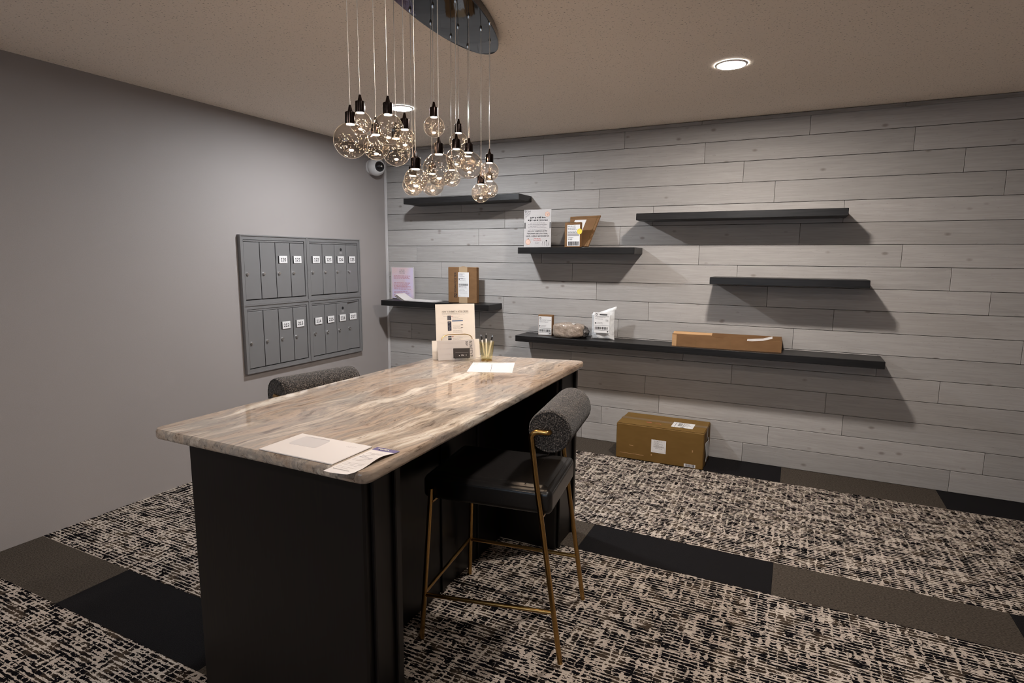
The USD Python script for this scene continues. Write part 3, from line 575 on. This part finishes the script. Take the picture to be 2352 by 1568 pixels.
t = thing('paper_stack', 'loose white papers with a curled end lying on the corner shelf', 'papers', (.462, -.168, S6), math.radians(2))
def sheet_mesh(x0, x1, y0, y1, fz, nx=28, ny=10, th=.0016):
    xs, ys = np.linspace(x0, x1, nx), np.linspace(y0, y1, ny); X, Y = np.meshgrid(xs, ys, indexing='ij'); Z = fz(X, Y)
    top = np.stack([X, Y, Z + th], -1).reshape(-1, 3); bot = np.stack([X, Y, Z], -1).reshape(-1, 3); n = nx * ny; fs = []
    for i in range(nx - 1):
        for j in range(ny - 1):
            a, b, c_, d = i * ny + j, (i + 1) * ny + j, (i + 1) * ny + j + 1, i * ny + j + 1
            fs += [(a, b, c_), (a, c_, d), (n + a, n + c_, n + b), (n + a, n + d, n + c_)]
    edge = [(i * ny, (i + 1) * ny) for i in range(nx - 1)] + [((nx - 1) * ny + j, (nx - 1) * ny + j + 1) for j in range(ny - 1)] + [((i + 1) * ny + ny - 1, i * ny + ny - 1) for i in range(nx - 1)] + [(j + 1, j) for j in range(ny - 1)]
    for a, b in edge: fs += [(a, n + a, n + b), (a, n + b, b)]
    return trimesh.Trimesh(np.vstack([top, bot]), fs, process=False)
for k in range(3):
    curl = lambda X, Y, k=k: .0005 + .0022 * k + np.maximum(0, (-.11 + .01 * k) - X) * (.42 + .10 * k) + .0025 * (1 + np.sin(X * 22 + k + Y * 9)) * (.5 + .5 * np.clip(Y * 8, -1, 1)) * (k > 0)
    m = sheet_mesh(-.20 + .01 * k, .225 - .012 * k, -.078, .074, curl); m.apply_transform(trimesh.transformations.rotation_matrix(math.radians(-1.5 + 2 * k), [0, 0, 1])); obj('sheet', m, 'paper', t, smooth=50)

t = thing('cardboard_box', 'brown cardboard box reading PENN FOSTER upright on the corner shelf', 'parcel', (.782, -.165, S6), 0)
obj('carton', cbox(0, 0, 0, .281, .045, .305, .004), 'card', t, smooth=False)
O, EX, EY = (0, -.0003, 0), (1, 0, 0), (0, 0, 1)
obj('tape', place(box(.110, 0, 0, .192, .305, .0004), O, EX, EY), 'tape', t, smooth=False)
obj('tape_curl', [tube([(.115, .02, .306), (.140, .02, .3125), (.165, .02, .307), (.178, .02, .3055)], .0025, 8), box(.110, 0, .3052, .192, .045, .3058)], 'tape', t)
lb = obj('shipping_label', place(box(.101, .052, 0, .208, .262, .0008), O, EX, EY), 'label', t, smooth=False); O2 = (0, -.0012, 0)
obj('label_print', on(barcode(.110, .148, .200, .166, 24) + lines(.108, .175, [.248, .238, .228, .212, .206], .003, .5) + lines(.108, .19, [.138], .003, .1) + lines(.108, .125, [.06], .003) + [disc(.113, .203, .0045)], O2, EX, EY), 'ink', lb, smooth=False)
obj('label_fine_print', on(lines(.108, .195, [.19, .18, .128, .118, .108, .095, .085], .0028, .4), O2, EX, EY), 'print_grey', lb, smooth=False)
pf = text('PENN FOSTER', .0195, True, center=(.073, .176), width=.170, rot=90)
lg = cat([x for x in frame_rect(.060, .047, .090, .078, .004)] + [place(box(-.016, -.0022, 0, .016, .0022, .0004), (.075, .0625, 0), (1, 1.15, 0), (-1.15, 1, 0))])
obj('box_lettering', on([pf, lg], O, EX, EY), 'ink', t, smooth=False)

# lowest shelf
def g_label(parent, O, EX, EY, x0, y0, W, Hh, num=None):
    lb = obj('shipping_label', place(box(x0, y0, 0, x0 + W, y0 + Hh, .0006), O, EX, EY), 'label', parent, smooth=False)
    nrm = np.cross(np.array(EX, float), np.array(EY, float)); O2 = np.array(O, float) + nrm * .0006
    a = lambda q: x0 + W * q; b = lambda q: y0 + Hh * q
    m = [text('G', Hh * .105, True, center=(a(.14), b(.90)))] + barcode(a(.06), b(.17), a(.90), b(.30), 24) + [line(a(.03), b(.80), a(.97), b(.812)), line(a(.03), b(.36), a(.97), b(.372)), line(a(.03), b(.125), a(.97), b(.137)), disc(a(.10), b(.475), W * .045), line(a(.85), b(.05), a(.93), b(.10))]
    if num: m += [text(num, Hh * .085, False, center=(a(.83), b(.62))), line(a(.34), b(.865), a(.84), b(.92))]
    obj('label_print', on(m, O2, EX, EY), 'ink', lb, smooth=False)
    obj('label_fine_print', on(lines(a(.06), a(.9), [b(.77), b(.73), b(.68)], Hh * .016, .5) + lines(a(.2), a(.62), [b(.51), b(.475), b(.44)], Hh * .016, .4), O2, EX, EY), 'print_grey', lb, smooth=False)
t = thing('small_parcel', 'small brown box faced with a white label marked G on the lowest shelf', 'parcel', (1.628, -.148, S5), math.radians(3))
obj('carton', cbox(0, 0, 0, .119, .048, .166, .002), 'card', t, smooth=False)
g_label(t, (0, -.0002, 0), (1, 0, 0), (0, 0, 1), .003, .004, .112, .150)

t = thing('wrapped_parcel', 'shiny brown plastic wrapped parcel with a crumpled dark end on the lowest shelf', 'parcel', (1.900, -.150, S5), 0)
m = trimesh.creation.box([.25, .15, .118]); m = m.subdivide().subdivide().subdivide().subdivide(); v = np.array(m.vertices)
q = v / [.125, .075, .059]; rr = np.maximum(1e-6, (np.abs(q) ** 4.5).sum(1) ** (1 / 4.5)); v = q / rr[:, None] * [.125, .075, .059]
v[:, 2] *= 1 - .16 * np.clip((v[:, 0] - .02) / .1, 0, 1); v[:, 1] *= 1 + .04 * np.sin(v[:, 0] * 30); m.vertices = v
m = crumple(m, .006, 26, 5); v = np.array(m.vertices); v[:, 2] = np.maximum(v[:, 2] + .055, 0.0005); m.vertices = v; obj('plastic_wrap', m, 'brownbag', t, smooth=True)
e = trimesh.creation.icosphere(4, .041); v = np.array(e.vertices) * [1.0, 1.3, 1.1]; e.vertices = v; e = crumple(e, .020, 34, 9); v = np.array(e.vertices); v += [.112, .012, .045]; v[:, 2] = np.maximum(v[:, 2], .0005); v[:, 1] = np.minimum(v[:, 1], .135); e.vertices = v; obj('gathered_end', e, 'blackbag', t, smooth=True)
lt = sheet_mesh(-.055, .055, -.048, .010, lambda X, Y: .1105 + .0 * X - .12 * np.maximum(0, -.03 - Y), 12, 8, .0012); obj('shipping_label', lt, 'label', t)

t = thing('poly_mailer', 'white plastic mailing bag with a label marked G standing on the lowest shelf', 'parcel', (2.166, -.128, S5), math.radians(2))
def pillow(W, Hh, D, nx=26, nz=34):
    g = []
    for s_ in (-1, 1):
        u = np.linspace(-1, 1, nx); z = np.linspace(0, 1, nz); U, Z = np.meshgrid(u, z, indexing='ij')
        bulge = (1 - np.abs(U) ** 3) * np.clip(np.sin(PI * np.clip(Z, .0, 1)) ** .45, 0, 1)
        X = U * W / 2 * (1 - .06 * np.sin(PI * Z)) + .012 * (Z > .93) ; Zz = Z * Hh + (.035 * np.clip((Z - .72) / .28, 0, 1) * np.clip((U + .1), -.4, 1))
        Y = s_ * D / 2 * bulge + .004 * np.sin(U * 6 + Z * 9) * (Z < .2) + .0015 * s_
        g.append(np.stack([X, Y, Zz], -1).reshape(-1, 3))
    fs = []; n = nx * nz
    for i in range(nx - 1):
        for j in range(nz - 1):
            a, b, c_, d = i * nz + j, (i + 1) * nz + j, (i + 1) * nz + j + 1, i * nz + j + 1
            fs += [(a, b, c_), (a, c_, d), (n + a, n + c_, n + b), (n + a, n + d, n + c_)]
    edge = [(i * nz, (i + 1) * nz) for i in range(nx - 1)] + [((nx - 1) * nz + j, (nx - 1) * nz + j + 1) for j in range(nz - 1)] + [((i + 1) * nz + nz - 1, i * nz + nz - 1) for i in range(nx - 1)] + [(j + 1, j) for j in range(nz - 1)]
    for a, b in edge: fs += [(a, n + a, n + b), (a, n + b, b)]
    return trimesh.Trimesh(np.vstack(g), fs, process=False)
m = pillow(.185, .222, .055); m = crumple(m, .0022, 40, 2); v = np.array(m.vertices); v[:, 2] = np.maximum(v[:, 2], 0.0003); m.vertices = v; obj('bag', m, 'polybag', t, smooth=True)
g_label(t, (0, -.0335, .052), (1, 0, 0), (0, .03, 1), -.062, 0, .122, .158, '56')

t = thing('carton_tray', 'long low open cardboard tray with a torn front edge on the lowest shelf at right', 'cardboard box', (2.712, -.215, S5), math.radians(2.5))
TL_, TD = .72, .17
tear = [(0, .0), (TL_, 0), (TL_, .075), (.62, .078), (.60, .066), (.50, .066), (.485, .078), (.44, .080), (.435, .083), (.36, .084), (.345, .073), (.30, .073), (.275, .083), (.262, .090), (.02, .088), (.0, .086)]
obj('front_panel', place(extrude(Polygon(tear), 0, .004), (0, .004, 0), (1, 0, 0), (0, 0, 1)), 'card', t, smooth=False)
obj('back_panel', box(0, TD - .004, 0, TL_, TD, .088), 'card', t, smooth=False)
obj('side_panel', box(0, .004, 0, .004, TD - .004, .090), 'card', t, smooth=False); obj('side_panel', box(TL_ - .004, .004, 0, TL_, TD - .004, .088), 'card', t, smooth=False)
obj('bottom_panel', box(.004, .004, 0, TL_ - .004, TD - .004, .004), 'card', t, smooth=False)
fp = sheet_mesh(0.005, .27, .004, .05, lambda X, Y: .0885 + .010 * np.clip((Y - .004) / .04, 0, 1), 10, 5, .003); obj('folded_flap', fp, 'card_edge', t)
obj('end_tape', [box(-.0006, -.0006, .002, .030, .0001, .084)], 'card_edge', t, smooth=False)
obj('crease', [box(x, -.0006, .003, x + .0016, -.0001, .07) for x in (.036, .165, .305, .395)], 'tape_dark', t, smooth=False)
pp = sheet_mesh(.50, .66, .01, .13, lambda X, Y: .062 + .10 * (X - .50) + .2 * np.maximum(0, X - .6), 12, 6); obj('torn_paper', pp, 'paper', t)

# ================================================================== big carton on the floor
t = thing('cardboard_box', 'large brown cardboard carton on the carpet against the plank wall', 'cardboard box', (2.359, -.340, 0), math.radians(0))
BW, BD, BH = .628, .324, .266
m = trimesh.creation.box([BW, BD, BH]); m = cbox(0, 0, 0, BW, BD, BH, .006); obj('carton', m, 'card_big', t, smooth=False)
obj('top_flap', cbox(.004, .003, BH - .0008, BW - .004, BD / 2 - .001, BH + .0028, .001), 'card_big', t, smooth=False)
obj('top_flap', cbox(.004, BD / 2 + .001, BH - .0008, BW - .004, BD - .003, BH + .0028, .001), 'card_big', t, smooth=False)
obj('seam_tape', [box(.002, BD / 2 - .026, BH + .0029, BW - .002, BD / 2 + .026, BH + .0036), box(BW + .0001, BD / 2 - .026, .12, BW + .0008, BD / 2 + .026, BH + .002), box(-.0008, BD / 2 - .026, .18, -.0001, BD / 2 + .026, BH + .002)], 'tape_dark', t, smooth=False)
O, EX, EY = (0, -.0002, 0), (1, 0, 0), (0, 0, 1)
lb = obj('front_label', place(box(.262, .078, 0, .368, .174, .0006), O, EX, EY), 'label', t, smooth=False)
obj('label_print', on(barcode(.280, .118, .352, .130, 30) + lines(.280, .350, [.164, .157, .149, .142, .135], .0032, .5) + lines(.292, .345, [.110], .004, .1), (0, -.0008, 0), EX, EY), 'print_grey', lb, smooth=False)
obj('label_box', on(frame_rect(.274, .086, .360, .124, .0012), (0, -.0009, 0), EX, EY), 'print_light', lb, smooth=False)
lb = obj('barcode_label', place(box(.499, .008, 0, .578, .030, .0006), O, EX, EY), 'label', t, smooth=False)
obj('barcode', on(barcode(.509, .010, .570, .028, 24), (0, -.0008, 0), EX, EY), 'navy', lb, smooth=False)
O, EX, EY = (0, 0, BH + .0036), (1, 0, 0), (0, 1, 0)
lb = obj('top_label', place(box(.384, .066, 0, .536, .196, .0006), O, EX, EY), 'label', t, smooth=False)
obj('label_print', on(barcode(.425, .10, .455, .18, 9) + [line(.405, .075, .408, .188), line(.462, .070, .465, .188), line(.452, .066, .476, .074)] + lines(.470, .528, [.17, .155, .14, .12, .10], .004, .5) + lines(.388, .402, [.17, .15, .09], .004), (0, 0, BH + .0042), EX, EY), 'ink', lb, smooth=False)
obj('red_mark', on([line(.20, .095, .238, .104), line(.266, .085, .31, .089)], (0, 0, BH + .0030), EX, EY), 'red', t, smooth=False)
pk = sheet_mesh(-.085, .085, -.075, .06, lambda X, Y: .0008 + .0035 * (1 + np.sin(X * 40 + Y * 25)), 16, 14, .0012); pk = place(pk, (BW, BD / 2, .115), (0, 1, 0), (0, 0, 1)); obj('torn_tape', pk, 'polybag', t)
obj('scuff', on([line(.10, .105, .13, .108), line(.262, .052, .27, .062), line(.03, .042, .21, .0445), line(.55, .12, .556, .135)], (0, -.0003, 0), (1, 0, 0), (0, 0, 1)), 'card_edge', t, smooth=False)

# ================================================================== things on the worktop
E46, N46 = np.array([.693, .721, 0]), np.array([.721, -.693, 0])
UPV = np.array([0, 0, 1.0])
def lean(deg): return UPV * math.cos(math.radians(deg)) - N46 * math.sin(math.radians(deg))
# work order sign
t = thing('table_sign', 'cream sign headed HOW TO SUBMIT A WORK ORDER in a gold wire stand', 'sign', (1.858, -1.788, TOP))
L6 = lean(6)
O0 = -E46 * .109 + UPV * .006
obj('sign_sheet', place(box(0, 0, -.0008, .218, .283, .0008), O0, E46, L6), 'paper_warm', t, smooth=False)
O1 = O0 + np.cross(E46, L6) * .0008
obj('title', on([text('HOW TO SUBMIT A WORK ORDER', .0090, False, center=(.109, .242), width=.146), line(.036, .2325, .183, .2332)], O1, E46, L6), 'ink', t, smooth=False)
obj('fine_print', on(lines(.036, .165, [.226], .002, .1) + lines(.042, .15, [.217], .002, .2) + lines(.090, .150, [.210, .202, .196], .002, .4) + lines(.095, .15, [.168, .16, .155, .15, .14, .135, .13], .002, .4) + lines(.036, .18, [.118], .002, .1) + lines(.040, .06, [.108], .002) + lines(.090, .15, [.098, .09, .08], .002, .4), O1, E46, L6), 'print_light', t, smooth=False)
obj('dark_print', on([line(.065, .196, .0845, .221), line(.065, .140, .085, .190), line(.065, .103, .084, .110), line(.065, .075, .084, .099)], O1, E46, L6), 'navy', t, smooth=False)
obj('panel_print', on(lines(.069, .081, [.217, .211, .204, .199], .0022, .4) + lines(.069, .082, [.184, .178, .170, .163, .157, .150, .145], .0022, .5), O1 + N46 * .0005, E46, L6), 'paper', t, smooth=False)
obj('blue_bar', on([line(.090, .1895, .150, .1935)], O1, E46, L6), 'blue', t, smooth=False)
obj('red_mark', on([line(.088, .214, .0925, .219), line(.088, .104, .095, .109)], O1, E46, L6), 'red', t, smooth=False)
obj('black_mark', on([line(.138, .168, .150, .1705), line(.138, .152, .150, .1545)], O1, E46, L6), 'ink', t, smooth=False)
q = lambda a, n_, z: tuple(E46 * a + N46 * n_ + UPV * z)
wr = fillet([q(-.085, .010, .003), q(-.085, .010, .112), q(-.055, .008, .126), q(.055, .008, .126), q(.085, .010, .112), q(.085, .010, .003)], .02, 6)
wb = fillet([q(-.085, .010, .003), q(-.085, -.070, .003), q(.085, -.070, .003), q(.085, .010, .003)], .02, 6)
obj('wire_stand', [tube(wr, .0022, 8), tube(wb, .0022, 8), tube([q(-.05, -.07, .003), q(-.05, -.045, .15)], .0022, 8), tube([q(.05, -.07, .003), q(.05, -.045, .15)], .0022, 8), tube([q(-.09, .002, .0035), q(.09, .002, .0035)], .0022, 8)], 'gold_wire', t)

# card, brochure
t = thing('card', 'plain cream card leaning against the work order sign', 'card', (1.787, -1.915, TOP))
L10 = lean(8); obj('card_sheet', place(box(0, 0, 0, .262, .100, .0012), (0, 0, .0002), E46, L10), 'paper_warm', t, smooth=False)
t = thing('brochure', 'pale pink card reading NINETY9 sideways, leaning in front of the plain card', 'card', (1.829, -1.925, TOP))
L16 = lean(13); obj('card_sheet', place(box(0, 0, 0, .203, .104, .0012), (0, 0, .0002), E46, L16), 'paper', t, smooth=False)
O1 = np.array([0, 0, .0002]) + np.cross(E46, L16) * .0013
obj('lettering', on([text('NINETY9', .0155, False, center=(.182, .054), width=.084, rot=-90), text('NP', .0135, False, center=(.160, .083), width=.022, rot=-90)], O1, E46, L16), 'ink', t, smooth=False)
pat = []
for yy in (.090, .060, .030):
    for k in range(17):
        x = .008 + k * .0078
        pat += [line(x, yy - .0055, x + .0010, yy + .0035)] if k % 3 else [ring(x + .001, yy, .0042, .0009)]
obj('pattern', on(pat, O1, E46, L16), 'print_light', t, smooth=False)

# business card holder
ea = np.array([.064, .049, 0]); ea /= np.linalg.norm(ea); na = np.array([ea[1], -ea[0], 0])
t = thing('card_holder', 'stack of dark business cards in a small clear stand on the worktop', 'card holder', (1.917, -1.906, TOP))
Lb = UPV * math.cos(.25) - na * math.sin(.25); nb = np.cross(ea, Lb)
obj('card_stack', place(cbox(-.004, 0, -.016, .082, .051, 0, .001), UPV * .018, ea, Lb), 'dark_card', t, smooth=False)
obj('card_print', on([text('ON', .0072, True, center=(.043, .014)), disc(.026, .0125, .0026), text('9', .0065, True, center=(.062, .014))], UPV * .018 + nb * .0002, ea, Lb), 'placard', t, smooth=False)
obj('card_line', on([line(.006, .0275, .074, .0283)], UPV * .018 + nb * .0002, ea, Lb), 'print_grey', t, smooth=False)
obj('clear_stand', [place(box(0, 0, -.028, .078, .0025, .010), UPV * .0145, ea, Lb), place(box(0, .0, .008, .078, .011, .010), UPV * .0145, ea, Lb), place(box(0, 0, -.03, .078, .045, -.0275), UPV * .0145, ea, Lb)] +
    [place(box(a, -.0002, -.03, a + .003, .0145, .008), (0, 0, 0), ea, UPV) for a in (.004, .070)], 'acrylic', t, smooth=False)

# amber tumbler with pens
t = thing('tumbler', 'ribbed amber glass tumbler holding pens on the worktop', 'cup', (2.045, -1.790, TOP))
nseg = 72
def ribbed(pr, amp):
    m = lathe(pr, nseg); v = np.array(m.vertices); a = np.arctan2(v[:, 1], v[:, 0]); r = np.hypot(v[:, 0], v[:, 1]); k = 1 + amp * np.cos(18 * a) * ((v[:, 2] > .022) & (v[:, 2] < .082) & (r > .02)); v[:, :2] *= k[:, None]; m.vertices = v; return m
obj('glass', ribbed([(.0001, .0005), (.027, .0005), (.0285, .003), (.031, .02), (.034, .05), (.0375, .082), (.040, .098), (.0395, .0995), (.0378, .098), (.0352, .082), (.0318, .05), (.0288, .02), (.027, .010), (.0001, .009)], .035), 'amber', t, smooth=50)
obj('foot_ring', lathe([(.024, 0.0), (.0295, .0), (.0295, .004), (.024, .004), (.024, 0)], 48), 'gold_wire', t)
cen = np.array([2.045, -1.790, TOP])
for (dx, dy, tx, ty, Lp, lab) in ((-.012, .002, -.026, -.006, .132, 'white click pen with a black grip end, leftmost of the pens in the amber tumbler'), (.004, -.008, -.008, .010, .138, 'white click pen with a black grip end, tallest in the amber tumbler'), (.006, .006, .022, .014, .128, 'white click pen with a black grip end, leaning right in the amber tumbler')):
    a = cen + [dx * .8, dy * .8, .0125]; d = np.array([tx - dx * .8, ty - dy * .8, .098]); d /= np.linalg.norm(d); Lp *= .95
    t = thing('pen', lab, 'pen', tuple(a), 0, 'pens in the tumbler')
    obj('barrel', tube([d * 0, d * .012, d * Lp * .78], [.0012, .0042, .0046], 12), 'pen_white', t)
    obj('grip', tube([d * Lp * .78, d * Lp * .93], [.0047, .0045], 12), 'ink', t)
    obj('clicker', tube([d * Lp * .93, d * Lp], [.0030, .0026], 10), 'chrome', t)

# flat papers
def flat_quad(pts, th=.0007, z=0.0):
    return extrude(Polygon(pts), z, z + th)
t = thing('form', 'white printed form with a dividing line lying near the far end of the worktop', 'paper', (2.164, -1.956, TOP))
q0 = np.array([(2.016, -1.884), (2.210, -1.789), (2.316, -2.037), (2.113, -2.114)]) - [2.164, -1.956]
obj('sheet', flat_quad(q0), 'paper', t, smooth=False)
ex, ey = np.array([*(q0[1] - q0[0]), 0]), np.array([*(q0[0] - q0[3]), 0]); ex /= np.linalg.norm(ex); ey /= np.linalg.norm(ey)
O = np.array([*q0[3], .0007])
obj('divider', on([line(.113, .012, .1145, .20)], O, ex, ey), 'ink', t, smooth=False)
obj('printing', on(lines(.02, .055, [.215], .005, .2) + lines(.022, .045, [.203, .195], .002, .2) + lines(.03, .20, [.236], .002, .1), O, ex, ey), 'print_grey', t, smooth=False)

t = thing('receipt', 'long white delivery notice with a purple FedEx header at the near corner of the worktop', 'paper', (2.48, -3.29, TOP))
def rz(X, Y): return .0012 + .0045 * (1 + np.sin((Y + .02) * 38)) * np.clip((X + .01) * 20, 0, 1) - .0009 * (Y < -.08)
m = sheet_mesh(-.040, .040, -.106, .102, lambda X, Y: rz(X, Y), 10, 26, .0006); m.apply_transform(trimesh.transformations.rotation_matrix(math.radians(-1.2), [0, 0, 1])); m.apply_translation([.008, 0, 0]); r0 = obj('sheet', m, 'paper', t, smooth=50)
def on_receipt(x0, x1, y0, y1, dz=.0008):
    m = sheet_mesh(x0, x1, y0, y1, lambda X, Y: rz(X, Y) + dz, 4, max(4, int((y1 - y0) / .004)), .0002); m.apply_transform(trimesh.transformations.rotation_matrix(math.radians(-1.2), [0, 0, 1])); m.apply_translation([.008, 0, 0]); return m
obj('purple_header', on_receipt(-.040, .040, .079, .102), 'purple', t, smooth=50)
obj('header_lettering', place(text('FedEx', .0095, True, center=(0, 0)), (.004, .0905, .0030), (1, 0, 0), (0, 1, 0)), 'paper', t, smooth=False)
obj('printing', [on_receipt(-.032, -.032 + w_, y - .0009, y + .0009) for y, w_ in ((.055, .05), (.046, .06), (.034, .04), (.0, .055), (-.008, .045), (-.03, .06), (-.038, .06), (-.046, .05), (-.06, .06), (-.068, .04), (-.08, .055))], 'print_light', t, smooth=False)
obj('bold_printing', [on_receipt(x, x + .014, y - .002, y + .002) for x, y in ((-.03, .018), (-.01, .014), (.008, .008), (-.028, .026))], 'print_grey', t, smooth=False)

t = thing('envelope', 'large white window envelope lying at the near edge of the worktop', 'envelope', (2.29, -3.27, TOP))
q0 = np.array([(2.168, -3.193), (2.437, -3.193), (2.437, -3.355), (2.168, -3.355)]) - [2.29, -3.27]
obj('paper_body', cbox(q0[0][0], q0[2][1], .0002, q0[1][0], q0[0][1], .0040, .0016), 'paper', t, smooth=False)
wp = Polygon([(2.200, -3.211), (2.299, -3.209), (2.306, -3.280), (2.203, -3.284)]).buffer(-.012).buffer(.012, quad_segs=5); wm = extrude(wp, .0040, .0044); wm.apply_translation([-2.29, 3.27, 0]); ww = obj('address_window', wm, 'paper_grey', t, smooth=False)
ed = extrude(wp.difference(wp.buffer(-.0022)).intersection(Polygon([(2.19, -3.216), (2.32, -3.214), (2.32, -3.2), (2.19, -3.2)])), .0044, .0047); ed.apply_translation([-2.29, 3.27, 0]); obj('window_edge', ed, 'print_grey', ww, smooth=False)
obj('printing', on(lines(.085, .12, [.047, .04], .003, .3), (0, 0, .0040), (1, 0, 0), (0, 1, 0)), 'print_light', t, smooth=False)
